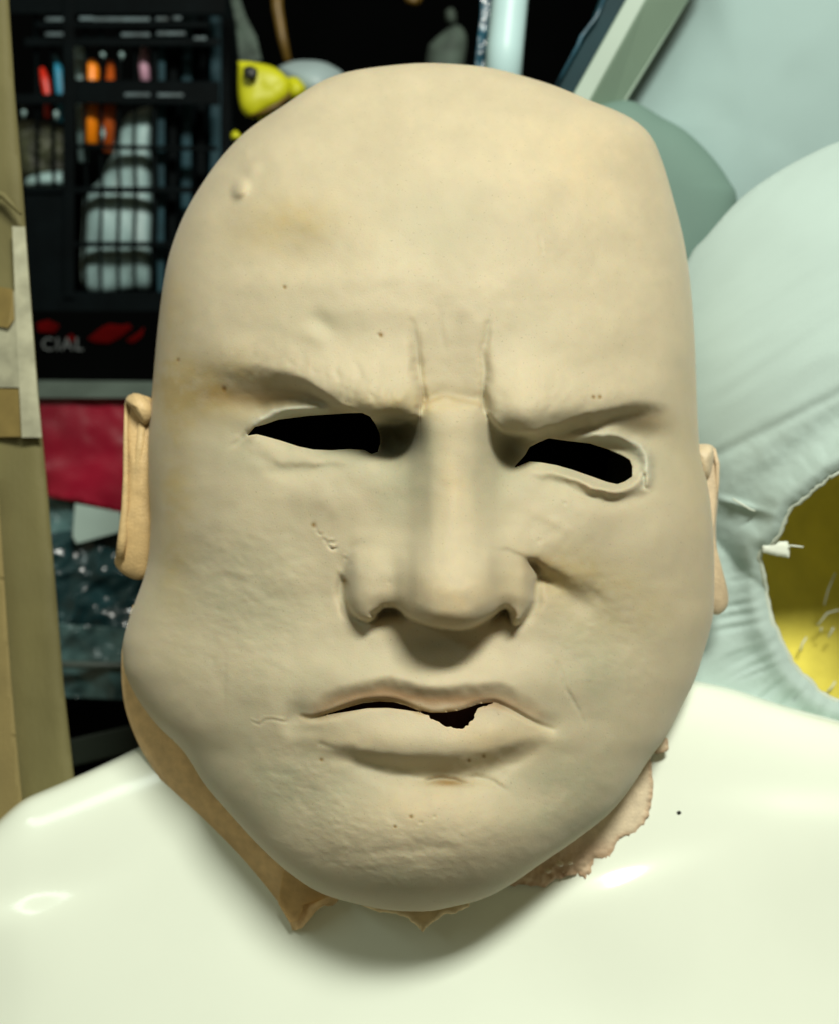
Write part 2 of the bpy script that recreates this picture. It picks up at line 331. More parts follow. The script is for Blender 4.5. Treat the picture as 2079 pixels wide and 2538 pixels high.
# nose
def blur(A, n):
    k = np.hanning(n+2)[1:-1]; k /= k.sum()
    B = np.apply_along_axis(lambda q: np.convolve(np.pad(q, n//2, mode='edge'), k, 'valid'), 1, A)
    return np.apply_along_axis(lambda q: np.convolve(np.pad(q, n//2, mode='edge'), k, 'valid'), 0, B)
NU = [820, 840, 862, 885, 925, 970, 1010, 1040, 1075, 1121, 1165, 1205, 1235, 1270, 1300, 1322, 1345, 1365]
NT = [(960,  [0, 0, 0, 0, 0, 0, 0, 0, 0, 0, 0, 0, 0, 0, 0, 0, 0, 0]),
      (990,  [0, 0, 0, 0, 0, 0, 0, 4, 8, 8, 6, 2, 0, 0, 0, 0, 0, 0]),
      (1012, [0, 0, 0, 0, 0, 0, 3, 22, 40, 43, 38, 12, 0, 0, 0, 0, 0, 0]),
      (1100, [0, 0, 0, 0, 0, 3, 13, 34, 62, 72, 62, 28, 9, 2, 0, 0, 0, 0]),
      (1200, [0, 0, 0, 0, 3, 9, 22, 48, 81, 94, 81, 44, 17, 5, 0, 0, 0, 0]),
      (1300, [0, 0, 0, 3, 10, 24, 44, 74, 108, 122, 110, 76, 42, 18, 5, 0, 0, 0]),
      (1350, [0, 0, 4, 14, 34, 52, 78, 110, 139, 150, 141, 112, 78, 46, 18, 2, 0, 0]),
      (1390, [0, 0, 18, 54, 78, 82, 108, 144, 168, 178, 170, 146, 108, 82, 58, 10, 0, 0]),
      (1430, [0, 2, 46, 84, 97, 94, 126, 168, 192, 202, 194, 170, 126, 101, 87, 40, 0, 0]),
      (1470, [0, 2, 56, 92, 101, 94, 130, 176, 204, 215, 206, 178, 130, 106, 95, 52, 0, 0]),
      (1510, [0, 0, 46, 82, 90, 86, 128, 174, 201, 211, 203, 175, 122, 94, 83, 40, 0, 0]),
      (1575, [0, 0, 22, 62, 78, 70, 114, 160, 188, 198, 190, 162, 106, 84, 70, 16, 0, 0])]
NTB = np.array([pchip(NU, q, gx) for _, q in NT]); vs_ = [a for a, _ in NT]
NZ = np.array([pchip(vs_, NTB[:, i], gy) for i in range(len(gx))]).T
EDGE = smooth_line([(800, 1380), (856, 1440), (860, 1490), (873, 1518), (890, 1533), (911, 1540), (930, 1534), (941, 1518), (955, 1508), (984, 1509), (1015, 1532), (1051, 1548), (1087, 1557), (1134, 1561), (1165, 1556), (1196, 1541), (1227, 1522), (1250, 1510), (1260, 1520), (1268, 1543), (1280, 1548), (1295, 1533), (1318, 1490), (1326, 1440), (1400, 1380)], 5)
dE = near(EDGE, GU, GV, False)[0]; inE = inside(list(map(tuple, EDGE))+[(1400, 900), (800, 900)], GU, GV)
sE = np.clip(dE/46, 0, 1)
NZ = blur(NZ, 9)*np.where(inE, .62+.38*np.sqrt(1-(1-sE)**2), 0)*sstep(-5, 4, np.where(inE, dE, -dE))
Bn = np.clip(NZ/50, 0, 1)
H = H*(1-.7*Bn)+NZ
H = blur(H, 3)
fold(H, [(934, 1524), (952, 1514), (975, 1514), (992, 1520)], [-40, -64, -60, -20], 8, 16)
fold(H, [(1232, 1528), (1250, 1516), (1266, 1528)], [-26, -60, -30], 8, 16)
fold(H, [(915, 1345), (880, 1368), (858, 1410), (850, 1460), (862, 1515), (895, 1552)], [-2, -10, -16, -18, -16, -6], 14, 14)
fold(H, [(1320, 1400), (1332, 1450), (1322, 1510), (1290, 1552)], [-14, -14, -10, -4], 12, 14)
blob(H, 1090, 1600, 150, 50, -14)
# skin texture
def patchmask(cx, cy, rx, ry, rot=0):
    A = np.zeros_like(H); blob(A, cx, cy, rx, ry, 1, rot, 3); return A
n1 = fnoise(GU, GV, 26, 1, 3, (1.5, .8), .25); n2 = fnoise(GU, GV, 13, 2, 2, (1.4, .8), .3); n3 = fnoise(GU, GV, 110, 3, 3)
m_rough = np.clip(patchmask(590, 1500, 190, 200, 20)+patchmask(960, 2120, 330, 110)*.9+patchmask(760, 1950, 160, 90, 30)*.9+patchmask(1490, 1560, 150, 190, -30)*.7+patchmask(1400, 2020, 170, 120, -30)*.5+patchmask(560, 960, 160, 60, 10)*.5, 0, 1)
H += n1*1.3*m_rough+n2*.7*m_rough + n3*3.6+fnoise(GU, GV, 210, 23, 2)*7 + fnoise(GU, GV, 20, 9, 2)*.25
m_brow = np.clip(patchmask(930, 980, 130, 50, 15)+patchmask(700, 900, 180, 40, 12)*.6+patchmask(1350, 1000, 190, 50, -8)*.6, 0, 1)
H += (fnoise(GU, GV, 24, 21, 2, (.7, 1.9), .45)*2.6+fnoise(GU, GV, 11, 22, 2)*.8)*m_brow
# flakes and cracks on the cheek
for pts, h in [([(776, 1302), (784, 1318), (792, 1322)], 5), ([(800, 1332), (812, 1342), (826, 1340)], 5), ([(815, 1347), (824, 1353), (834, 1352)], 6), ([(858, 1378), (868, 1388), (874, 1398)], 5), ([(628, 1782), (640, 1786), (655, 1778), (680, 1782), (705, 1784)], 2)]:
    fold(H, pts, [h, h], 2.5, 2.5, False); fold(H, [(a+3, b+5) for a, b in pts], [-h*1.2]*2, 3, 3, False)
for a, b, r in [(778, 1301, 5), (856, 1439, 4), (940, 830, 5), (1470, 984, 4), (1486, 984, 4), (706, 711, 4), (797, 1884, 4), (1161, 1886, 4), (1198, 1875, 4), (442, 892, 4), (556, 965, 5), (966, 1444, 3), (980, 2050, 3), (1020, 2025, 4), (1398, 1247, 4), (1335, 1340, 4), (1075, 2025, 3), (1043, 2040, 3)]:
    blob(H, a, b, r, r, -4)
fold(H, [(1334, 575), (1338, 605), (1343, 625)], [0, -3, -3], 3, 3)

# head outline: (v, left, right)
LT_ = [(155, 1060), (158, 1000), (180, 851), (258, 707), (335, 599), (443, 509), (563, 443), (659, 413), (779, 395), (900, 383), (1000, 375), (1108, 367), (1190, 368), (1295, 373), (1383, 368), (1435, 356), (1487, 337), (1554, 314), (1601, 304), (1650, 306), (1700, 324), (1790, 383), (1862, 455), (1946, 509), (2023, 575), (2113, 659), (2179, 737), (2215, 797), (2242, 886), (2257, 970), (2260, 1040)]
RT_ = [(155, 1060), (157, 1118), (165, 1202), (186, 1291), (212, 1375), (247, 1459), (278, 1537), (302, 1579), (335, 1612), (389, 1637), (491, 1668), (599, 1695), (718, 1712), (838, 1721), (1000, 1727), (1107, 1733), (1144, 1740), (1193, 1752), (1260, 1762), (1341, 1768), (1428, 1770), (1518, 1768), (1560, 1760), (1616, 1744), (1684, 1722), (1744, 1692), (1827, 1650), (1881, 1609), (1947, 1567), (2007, 1519), (2085, 1423), (2142, 1339), (2192, 1267), (2231, 1190), (2249, 1118), (2260, 1040)]
VT, VB = 155., 2260.
NR, NC, NB = 780, 470, 56
phi = np.linspace(.004, math.pi-.004, NR)
# rows spread more evenly than a plain sphere
vv = VT+(VB-VT)*(1-np.cos(phi))/2
f_phi = lambda v: np.arccos(np.clip(1-2*(np.asarray(v, float)-VT)/(VB-VT), -1, 1))
Lr = pchip(f_phi([a for a, b in LT_]), [b for a, b in LT_], phi); Rr = pchip(f_phi([a for a, b in RT_]), [b for a, b in RT_], phi)
def smooth_rows(a, n=9):
    k = np.hanning(n+2)[1:-1]; k /= k.sum(); p = np.pad(a, n//2, mode='reflect', reflect_type='odd'); return np.convolve(p, k, 'valid')
Lr = smooth_rows(Lr, 15); Rr = smooth_rows(Rr, 15)
YV = [155, 250, 400, 600, 800, 1000, 1200, 1500, 1800, 2000, 2150, 2260]
yf = pchip(f_phi(YV), [70, 42, 20, 7, 1, 0, 3, 3, -1, -3, 1, 22], phi)/1000
yl = pchip(f_phi(YV), [72, 76, 80, 80, 78, 76, 74, 68, 56, 42, 33, 28], phi)/1000
yf = smooth_rows(yf, 31); yl = smooth_rows(yl, 31)
a1 = np.linspace(-math.pi/2, math.pi/2, NC); a2 = np.linspace(math.pi/2, 1.5*math.pi, NB+2)[1:-1]
ang = np.r_[a1, a2]; M = len(ang)
sx = np.sin(ang); front = np.cos(ang) >= -1e-9
pexp = 2.3
zz = np.where(front, (1-np.clip(np.abs(sx), 0, 1)**pexp)**(1/pexp), -np.sqrt(np.clip(1-sx**2, 0, 1)))
cen = (Lr+Rr)/2; hw = (Rr-Lr)/2
UU = cen[:, None]+hw[:, None]*sx[None]; VV = vv[:, None]+0*sx[None]
back = .075*np.sin(phi)[:, None]
YY = np.where(front[None], yl[:, None]-(yl-yf)[:, None]*zz[None], yl[:, None]-zz[None]*back)
# holes
EYE_L = [(613, 1080), (632, 1058), (656, 1052), (690, 1040), (729, 1035), (768, 1030), (816, 1027), (860, 1024), (898, 1023), (918, 1032), (932, 1052), (942, 1076), (944, 1095), (937, 1120), (922, 1125), (903, 1115), (865, 1113), (821, 1116), (777, 1114), (739, 1106), (700, 1093), (661, 1082), (637, 1076)]
EYE_R = [(1270, 1161), (1301, 1127), (1311, 1108), (1335, 1096), (1359, 1086), (1408, 1093), (1461, 1099), (1505, 1113), (1543, 1130), (1560, 1140), (1566, 1156), (1566, 1181), (1548, 1193), (1529, 1200), (1505, 1195), (1466, 1181), (1417, 1164), (1379, 1153), (1340, 1146), (1311, 1144)]
jag = lambda p: [(a+random.uniform(-3, 3), b+random.uniform(-3, 3)) for a, b in p]
dense = smooth_line(LT[6:16], 4)
MOUTH = MU[8:15]+[tuple(q) for q in jag(dense[::-1])]
SLIT = [(800, 1774), (859, 1755), (901, 1743), (942, 1739), (978, 1741), (1010, 1750), (1041, 1763), (1041, 1766), (1004, 1760), (963, 1755), (911, 1756), (870, 1763)]
HOLES = [np.array(h, float) for h in (EYE_L, EYE_R, MOUTH, SLIT)]
kill = np.zeros(UU.shape, bool); fr = front[None] & np.ones_like(kill)
for hp in HOLES:
    x0, y0 = hp.min(0)-12; x1, y1 = hp.max(0)+12
    idx = np.where(fr & (UU > x0) & (UU < x1) & (VV > y0) & (VV < y1))
    x = UU[idx]; y = VV[idx]; d, nx, ny, sg, t = near(hp, x, y)
    s = d < 2.3
    x2 = np.where(s, nx, x); y2 = np.where(s, ny, y); UU[idx] = x2; VV[idx] = y2
def samp(A, u, v):
    x = np.clip((u-gx[0])/G, 0, len(gx)-1.001); y = np.clip((v-gy[0])/G, 0, len(gy)-1.001)
    i = x.astype(int); j = y.astype(int); fx = x-i; fy = y-j
    return (A[j, i]*(1-fx)+A[j, i+1]*fx)*(1-fy)+(A[j+1, i]*(1-fx)+A[j+1, i+1]*fx)*fy
fade = sstep(.02, .30, np.cos(ang))[None]*sstep(.05, .35, np.sin(phi))[:, None]
YY = YY-samp(H, UU, VV)*S*fade*front[None]
# paint: thin airbrushed colours over cream latex, and shade painted into recesses
base = np.array([.52, .455, .31])
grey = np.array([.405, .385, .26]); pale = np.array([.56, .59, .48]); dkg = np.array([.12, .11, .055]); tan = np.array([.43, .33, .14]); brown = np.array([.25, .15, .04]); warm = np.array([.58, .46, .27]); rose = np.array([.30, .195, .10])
PG = np.zeros_like(H); PT = np.zeros_like(H); PB = np.zeros_like(H); PW = np.zeros_like(H); PR = np.zeros_like(H); PD = np.zeros_like(H); PL = np.zeros_like(H)
for a in [(700, 1003, 90, 22, .75, 4), (985, 1082, 52, 50, 1.1), (1575, 1052, 70, 24, .6, 8), (1262, 1120, 36, 40, .6), (700, 1160, 70, 12, .25), (1090, 1600, 90, 24, .25), (1060, 1912, 150, 18, .35)]:  # dark socket paint, plus shade painted under the nose and lower lip
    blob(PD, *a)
blob(PD, 985, 1082, 62, 48, .8, 0, 3)  # shade painted into the left eye's inner corner
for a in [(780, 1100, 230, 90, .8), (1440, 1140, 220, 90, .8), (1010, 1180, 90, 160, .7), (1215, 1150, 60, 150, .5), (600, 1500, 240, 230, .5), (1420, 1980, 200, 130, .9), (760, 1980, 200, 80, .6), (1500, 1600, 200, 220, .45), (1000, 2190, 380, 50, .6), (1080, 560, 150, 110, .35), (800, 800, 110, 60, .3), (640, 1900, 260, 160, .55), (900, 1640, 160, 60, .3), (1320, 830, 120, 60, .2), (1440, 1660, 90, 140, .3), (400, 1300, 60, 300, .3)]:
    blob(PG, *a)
for a in [(500, 960, 150, 70, .8), (720, 560, 130, 70, .45), (430, 1250, 50, 260, .5), (1740, 1000, 60, 300, .3), (1400, 1420, 110, 60, .5), (1000, 1000, 160, 30, .4), (420, 800, 50, 260, .4), (1540, 1500, 140, 90, .25)]:
    blob(PT, *a)
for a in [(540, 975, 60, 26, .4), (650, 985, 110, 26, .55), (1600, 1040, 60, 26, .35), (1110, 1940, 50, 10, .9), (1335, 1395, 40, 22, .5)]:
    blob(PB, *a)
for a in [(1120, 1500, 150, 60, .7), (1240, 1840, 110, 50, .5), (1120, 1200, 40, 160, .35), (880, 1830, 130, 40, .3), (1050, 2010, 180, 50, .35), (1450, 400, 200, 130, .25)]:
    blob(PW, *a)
fold(PR, [(790, 1765), (850, 1735), (950, 1718), (1060, 1738), (1180, 1736), (1270, 1740), (1330, 1775)], [.7, .95, 1, 1, 1, .8, .5], 22, 22)
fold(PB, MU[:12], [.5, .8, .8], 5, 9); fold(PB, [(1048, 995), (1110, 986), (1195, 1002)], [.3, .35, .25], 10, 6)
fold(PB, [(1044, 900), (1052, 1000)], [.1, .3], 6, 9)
for a, b, r in [(778, 1301, 5), (856, 1439, 4), (945, 830, 5), (1470, 984, 4), (1486, 984, 4), (706, 711, 4), (797, 1884, 4), (1161, 1886, 4), (1198, 1875, 4), (442, 892, 4), (556, 965, 5), (980, 2050, 3.5), (1020, 2025, 4)]:
    blob(PB, a, b, r, r, 1.3)
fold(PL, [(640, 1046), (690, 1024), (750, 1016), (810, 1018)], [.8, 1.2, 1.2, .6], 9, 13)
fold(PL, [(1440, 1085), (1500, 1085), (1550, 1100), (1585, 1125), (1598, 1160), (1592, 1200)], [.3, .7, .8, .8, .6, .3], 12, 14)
mott = fnoise(GU, GV, 60, 31, 4)
mf = fnoise(GU, GV, 15, 33, 3)
for A in (PG, PT, PW): A *= np.clip(1+.6*mott+.35*mf, 0, 2.2)
def mixc(c, t, m): t = np.clip(t, 0, 1)[..., None]; return c*(1-t)+t*m
uu, v_ = UU, VV
col = np.broadcast_to(base, UU.shape+(3,)).copy()
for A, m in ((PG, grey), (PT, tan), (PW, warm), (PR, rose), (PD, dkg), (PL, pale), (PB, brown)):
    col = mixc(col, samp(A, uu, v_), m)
col *= (1+.035*samp(mott, uu, v_)+.022*samp(mf, uu, v_))[..., None]
V3 = W(UU, VV, YY).reshape(-1, 3); col = col.reshape(-1, 3)
F = grid_faces(NR, M, wrap=True)
cu = UU.ravel()[F].mean(1); cv = VV.ravel()[F].mean(1); ff = (np.tile(front, NR))[F].all(1)
dead = np.zeros(len(F), bool)
for hp in HOLES: dead |= ff & inside(hp, cu, cv)
Fk = F[~dead]
be = boundary(Fk)
rowi = be // M; keep = (rowi.min(1) > 2) & (rowi.max(1) < NR-3); be = be[keep]
ids = np.unique(be); mp = {int(k): len(V3)+n for n, k in enumerate(ids)}
Uf, Vf = UU.ravel().copy(), VV.ravel().copy(); bd = np.full(len(ids), 1e9)
for hp in HOLES:
    d, nx, ny, sg, t = near(hp, UU.ravel()[ids], VV.ravel()[ids]); q = (d < bd) & (d < 5); Uf[ids[q]] = nx[q]; Vf[ids[q]] = ny[q]; bd = np.minimum(bd, d)
UU = Uf.reshape(UU.shape); VV = Vf.reshape(VV.shape); V3 = W(UU, VV, YY).reshape(-1, 3)
p2 = W(UU.ravel()[ids], VV.ravel()[ids], YY.ravel()[ids]+.0035)
rim = np.array([[b, a, mp[int(a)], mp[int(b)]] for a, b in be])
V3 = np.concatenate([V3, p2]); col = np.concatenate([col, col[ids]*.9]); Fk = np.concatenate([Fk, rim])
cap0 = len(V3); V3 = np.concatenate([V3, W(np.array([cen[0], cen[-1]]), np.array([vv[0], vv[-1]]), np.array([yl[0], yl[-1]]))]); col = np.concatenate([col, col[:2]])
tri = [[cap0, (j+1) % M, j, j] for j in range(0)]
MB = W(np.array([1040.]), np.array([2240.]), np.array([.05]))[0]
mask = thing('rubber_mask', MB, 'bald frowning cream latex mask with empty eye holes pulled over the white bust', 'mask')
face = mk('face', V3, Fk, latex, mask, rgb=col)

# ------------------------------------------------------------ generic patch: polygon outline, relief, thickness
def patch(name, poly, step, yfun, thick, m, parent=None, holes=(), rgb=None, **kw):
    """a real slab: front relief yfun(u,v,d) in metres, d = pixels to the outline; side walls and back"""
    P = np.array(poly, float); x0, y0 = P.min(0)-step*1.5; x1, y1 = P.max(0)+step*1.5
    x = np.arange(x0, x1+step, step); y = np.arange(y0, y1+step, step); U, V = np.meshgrid(x, y)
    allp = [P]+[np.array(h, float) for h in holes]; snapped = np.zeros(U.shape, bool); U0, V0 = U.copy(), V.copy(); dm = np.full(U.shape, 1e9)
    for q in allp:
        d, nx, ny, sg, t = near(q, U0, V0); s = d < np.minimum(step*.64, dm); U = np.where(s, nx, U); V = np.where(s, ny, V); dm = np.minimum(d, dm)
        snapped |= s
    dd = np.where(snapped, 0, dm); Fq = grid_faces(*U.shape)
    cu = U.ravel()[Fq].mean(1); cv = V.ravel()[Fq].mean(1); ok = inside(P, cu, cv)
    for h in allp[1:]: ok &= ~inside(h, cu, cv)
    Fq = Fq[ok]; use = np.unique(Fq); re = np.full(U.size, -1); re[use] = np.arange(len(use)); Fq = re[Fq]
    u = U.ravel()[use]; v = V.ravel()[use]; d = dd.ravel()[use]; y = yfun(u, v, d)
    be = boundary(Fq); ib = np.unique(be); bdist = np.full(len(ib), 1e9); u2 = u[ib].copy(); v2 = v[ib].copy()
    for q in allp:
        d_, nx, ny, sg, t = near(q, u[ib], v[ib]); kq = d_ < bdist; u2[kq] = nx[kq]; v2[kq] = ny[kq]; bdist = np.minimum(bdist, d_)
    u[ib] = u2; v[ib] = v2
    n = len(u); A = W(u, v, y); B = W(u, v, y+thick)
    side = np.array([[b, a, a+n, b+n] for a, b in be]).reshape(-1, 4)
    VV_ = np.concatenate([A, B]); FF = np.concatenate([Fq, Fq[:, ::-1]+n, side])
    c = None
    if rgb is not None: c = rgb(u, v, d); c = np.concatenate([c, c])
    return mk(name, VV_, FF, m, parent, rgb=c, **kw)
def inflate(name, poly, y0, depth, m, parent=None, p=2., rings=14, noise=0, nscale=40, seed=5, backd=None, smooth=True, rgb=None, **kw):
    """closed rounded body with the given outline (star-shaped about its centroid)"""
    P = smooth_line(list(poly)+[poly[0]], 5)[:-1] if smooth else np.array(poly, float)
    c = P.mean(0); n = len(P); backd = depth if backd is None else backd
    Us, Vs, Ys = [], [], []
    yb = y0 if callable(y0) else (lambda u, v: y0+0*u)
    th = np.linspace(0, math.pi, 2*rings+1)[1:-1]
    for t in th:
        r = math.sin(t); q = c+(P-c)*r; z = math.cos(t)
        if p != 2: z = math.copysign((1-r**p)**(1/p), z)
        u, v = q[:, 0], q[:, 1]; nz = noise*fnoise(u, v, nscale, seed, 3)*S if noise else 0
        Us.append(u); Vs.append(v); Ys.append(yb(u, v)-z*(depth if z > 0 else backd)-nz)
    U = np.array(Us); V = np.array(Vs); Y = np.array(Ys); R = len(th)
    pts = W(U, V, Y).reshape(-1, 3); cc = yb(np.array([c[0]]), np.array([c[1]]))[0]
    pts = np.concatenate([pts, W(np.array([c[0]]*2), np.array([c[1]]*2), np.array([Y[0].mean(), Y[-1].mean()]))])
    F = [list(f) for f in grid_faces(R, n, True)]
    F += [[R*n, (j+1) % n, j] for j in range(n)]+[[R*n+1, (R-1)*n+j, (R-1)*n+(j+1) % n] for j in range(n)]
    cl = None
    if rgb is not None:
        cl = rgb(np.r_[U.ravel(), c[0], c[0]], np.r_[V.ravel(), c[1], c[1]])
    return mk(name, pts, F, m, parent, rgb=cl, **kw)
def tube(name, pts, r, m, parent=None, seg=10, **kw):
    """pts (u,v,y) ; r in photo pixels (number or list)"""
    q = np.array(pts, float); Pw = W(q[:, 0], q[:, 1], q[:, 2]); n = len(Pw); rr = np.broadcast_to(np.asarray(r, float), (n,))*S*(D+q[:, 2])/D
    Vs = []
    for i in range(n):
        t = Pw[min(i+1, n-1)]-Pw[max(i-1, 0)]; t /= np.linalg.norm(t)
        a = np.cross(t, FW); a /= np.linalg.norm(a)+1e-12; b = np.cross(t, a)
        for k in range(seg):
            w = 2*math.pi*k/seg; Vs.append(Pw[i]+rr[i]*(math.cos(w)*a+math.sin(w)*b))
    F = [list(f) for f in grid_faces(n, seg, True)]+[list(range(seg))[::-1], list(range((n-1)*seg, n*seg))]
    return mk(name, Vs, F, m, parent, **kw)
def slab(name, quad, y, thick, m, parent=None, bevel=.0008, **kw):
    """quad outline in pixels (4+ points), y number or per-corner list, thickness in metres, bevelled"""
    q = np.array(quad, float); ys = np.broadcast_to(np.asarray(y, float), (len(q),)); n = len(q)
    V_ = np.concatenate([W(q[:, 0], q[:, 1], ys), W(q[:, 0], q[:, 1], ys+thick)])
    F_ = [list(range(n)), list(range(2*n-1, n-1, -1))]+[[i, i+n, (i+1) % n+n, (i+1) % n] for i in range(n)]
    o = mk(name, V_, F_, m, parent, smooth=False, **kw)
    if bevel:
        bm = o.modifiers.new('bevel', 'BEVEL'); bm.width = bevel; bm.segments = 2
    return o

# ------------------------------------------------------------ ears
def ear_rgb(c):
    c = np.array(c)
    return lambda u, v: c*(1+.06*fnoise(u, v, 30, 8, 3))[:, None]
ear = inflate('ear', [(330, 975), (352, 978), (385, 1000), (400, 1100), (398, 1250), (390, 1360), (372, 1420), (345, 1437), (318, 1430), (294, 1412), (284, 1390), (296, 1350), (301, 1290), (306, 1200), (308, 1100), (308, 1020), (314, 985)], .078, .009, latex_plain, mask, p=2.2, rgb=ear_rgb([.58, .41, .19]), noise=3, nscale=50)
inflate('helix', [(330, 974), (352, 978), (374, 1000), (380, 1030), (362, 1052), (345, 1040), (330, 1015), (316, 1002), (312, 988)], .070, .007, latex_plain, ear, rgb=ear_rgb([.60, .44, .22]))
tube('ear_rim', [(313, 1000, .072), (312, 1080, .070), (312, 1180, .070), (310, 1260, .070), (304, 1330, .070), (298, 1380, .071)], [4, 6, 7, 9, 12, 12], latex_plain, ear)
tube('ear_fold', [(352, 1050, .070), (346, 1120, .071), (338, 1190, .071), (332, 1250, .0715), (338, 1290, .0715), (350, 1320, .072)], [9, 12, 12, 10, 8, 5], latex_plain, ear)
def paint_fix(o, c):
    me = o.data
    if 'paint' not in me.color_attributes:
        a = me.color_attributes.new('paint', 'FLOAT_COLOR', 'POINT'); n = len(me.vertices)
        a.data.foreach_set('color', np.tile([*c, 1.], n))
for o in list(ear.children): paint_fix(o, (.58, .42, .20))
ear2 = inflate('ear', [(1715, 1105), (1740, 1100), (1765, 1105), (1778, 1130), (1781, 1180), (1779, 1240), (1774, 1310), (1778, 1370), (1792, 1420), (1804, 1470), (1803, 1500), (1790, 1518), (1770, 1524), (1740, 1500), (1720, 1400), (1712, 1250)], .080, .008, latex_plain, mask, p=2.2, rgb=ear_rgb([.60, .48, .31]))
inflate('helix', [(1722, 1110), (1745, 1103), (1766, 1110), (1768, 1140), (1758, 1180), (1744, 1185), (1728, 1150)], .073, .006, latex_plain, ear2, rgb=ear_rgb([.60, .50, .33]))
t = tube('ear_rim', [(1768, 1112, .075), (1777, 1150, .074), (1777, 1200, .074), (1772, 1250, .075)], [5, 6, 5, 4], latex_plain, ear2); paint_fix(t, (.6, .47, .30))

inner = mat('inner_rubber', (.13, .035, .02), rough=.7)
inflate('inner_mouth', [(800, 1700), (1080, 1690), (1300, 1710), (1320, 1830), (1080, 1880), (800, 1840)], .016, .003, inner, mask, label='dark brown inside of the mask behind the torn lip')
# ------------------------------------------------------------ neck skirt of the mask
out = smooth_line([(330, 1500, ), (306, 1590), (301, 1653), (306, 1730), (323, 1795), (359, 1874), (419, 1958), (509, 2053), (599, 2149), (677, 2251), (713, 2299), (729, 2306)], 6)
n = len(out); K = 12; t = np.linspace(0, 1, n)[:, None]; k = np.linspace(0, 1, K)[None]
inn = smooth_line([(470, 1500), (450, 1590), (450, 1653), (470, 1730), (510, 1795), (560, 1874), (620, 1958), (700, 2040), (770, 2110), (820, 2170), (838, 2205), (846, 2220)], 6)
Us = out[:, :1]*(1-k)+inn[:, :1]*k; Vs = out[:, 1:]*(1-k)+inn[:, 1:]*k
Us[-4:, 1:] += 0
yo = np.interp(t[:, 0], [0, .3, .6, 1], [.084, .080, .070, .054])[:, None]
Ys = yo-.016*np.sin(np.clip(k*1.5, 0, 1)*math.pi/2)+.010*k-.002*np.sin(t*19)*k
Vs += (fnoise(Us, Vs, 14, 4, 2)*5+8*np.sin(k*9))*(t > .96)
nn = n*K; A = W(Us, Vs, Ys).reshape(-1, 3); B = W(Us, Vs, Ys+.0022).reshape(-1, 3); Fg = grid_faces(n, K); be = boundary(Fg)
F_ = np.concatenate([Fg, Fg[:, ::-1]+nn, np.array([[b, a, a+nn, b+nn] for a, b in be])])
c = np.array([.82, .58, .28])*(1+.08*fnoise(Us, Vs, 50, 3, 3)).reshape(-1, 1)
mk('neck_skirt', np.concatenate([A, B]), F_, latex_plain, mask, rgb=np.concatenate([c, c]), label='orange tan rubber neck of the mask hanging below the jaw')
def jagline(pts, amp, n=5, seed=1):
    r = random.Random(seed); P = []; m = len(pts)
    for i in range(m-1):
        for k in range(n):
            f = k/n; a, b = pts[i], pts[i+1]
            P.append((a[0]*(1-f)+b[0]*f+(r.uniform(-amp, amp) if 1 else 0), a[1]*(1-f)+b[1]*f+r.uniform(-amp, amp)))
    P.append(pts[-1]); return P
torn = jagline([(1600, 1800), (1650, 1827), (1656, 1857), (1650, 1866), (1615, 1866), (1612, 1893), (1618, 1935), (1615, 1965), (1609, 2013), (1597, 2043), (1573, 2067), (1537, 2079), (1519, 2109), (1507, 2127), (1471, 2133), (1468, 2163), (1456, 2181), (1429, 2169), (1375, 2181), (1351, 2202), (1303, 2195), (1262, 2196)], 3.5, 4, 3)
FR = torn+[(1180, 2160), (1300, 2040), (1450, 1900)]
def fr_rgb(u, v, d):
    a = np.array([.80, .68, .48]); b = np.array([.58, .41, .26]); e = np.clip(1-near(torn, u, v, False)[0]/14, 0, 1)+.9*np.exp(-((u-1370)/110)**2-((v-2160)/40)**2)+.5*np.exp(-((u-1490)/40)**2-((v-2110)/25)**2)
    e = np.clip(e+.35*e*fnoise(u, v, 10, 5, 2), 0, 1)[:, None]; pk = np.array([.70, .50, .36]); q = (np.exp(-((u-1440)/70)**2-((v-2110)/40)**2)*.6)[:, None]
    return (a*(1-q)+pk*q)*(1-e)+b*e
def fr_y(u, v, d):
    e = np.clip(1-near(torn, u, v, False)[0]/16, 0, 1)
    lump = np.exp(-((u-1390)/110)**2-((v-2155)/40)**2)
    return .054+.009*sstep(1300, 1640, u)-S*(6*np.sin(np.clip(d, 0, 20)/20*1.57)+fnoise(u, v, 9, 8, 2)*(5*e+8*lump)) 
patch('torn_neck_flap', FR, 4, fr_y, .002, latex_plain, mask, rgb=fr_rgb, label='torn ragged rubber edge of the neck lying on the right shoulder')
FM = jagline([(880, 2236), (940, 2262), (985, 2266), (1015, 2280), (1040, 2300), (1047, 2312), (1066, 2292), (1100, 2268), (1130, 2264), (1160, 2247), (1170, 2225)], 2, 4, 5)+[(1100, 2180), (950, 2180)]
patch('torn_neck_flap', FM, 4, lambda u, v, d: .036+S*np.clip(10-d, 0, 10)*.6-S*fnoise(u, v, 20, 3)*3, .002, latex_plain, mask,
      rgb=lambda u, v, d: np.array([.62, .50, .28])*(1+.5*np.clip(1-d/6, 0, 1))[:, None], label='small pointed scrap of torn rubber under the chin')
FL = jagline([(740, 2280), (752, 2258), (755, 2243), (779, 2236), (821, 2227), (850, 2215)], 2, 4, 6)+[(820, 2160), (700, 2160), (690, 2240), (720, 2290)]
patch('torn_neck_flap', FL, 4, lambda u, v, d: .0475+.004*sstep(740, 830, u), .002, latex_plain, mask,
      rgb=lambda u, v, d: np.array([.62, .42, .18])*(1+.25*np.clip(1-d/6, 0, 1))[:, None]*np.ones((len(u), 1)), label='tan torn tip of the neck skirt')
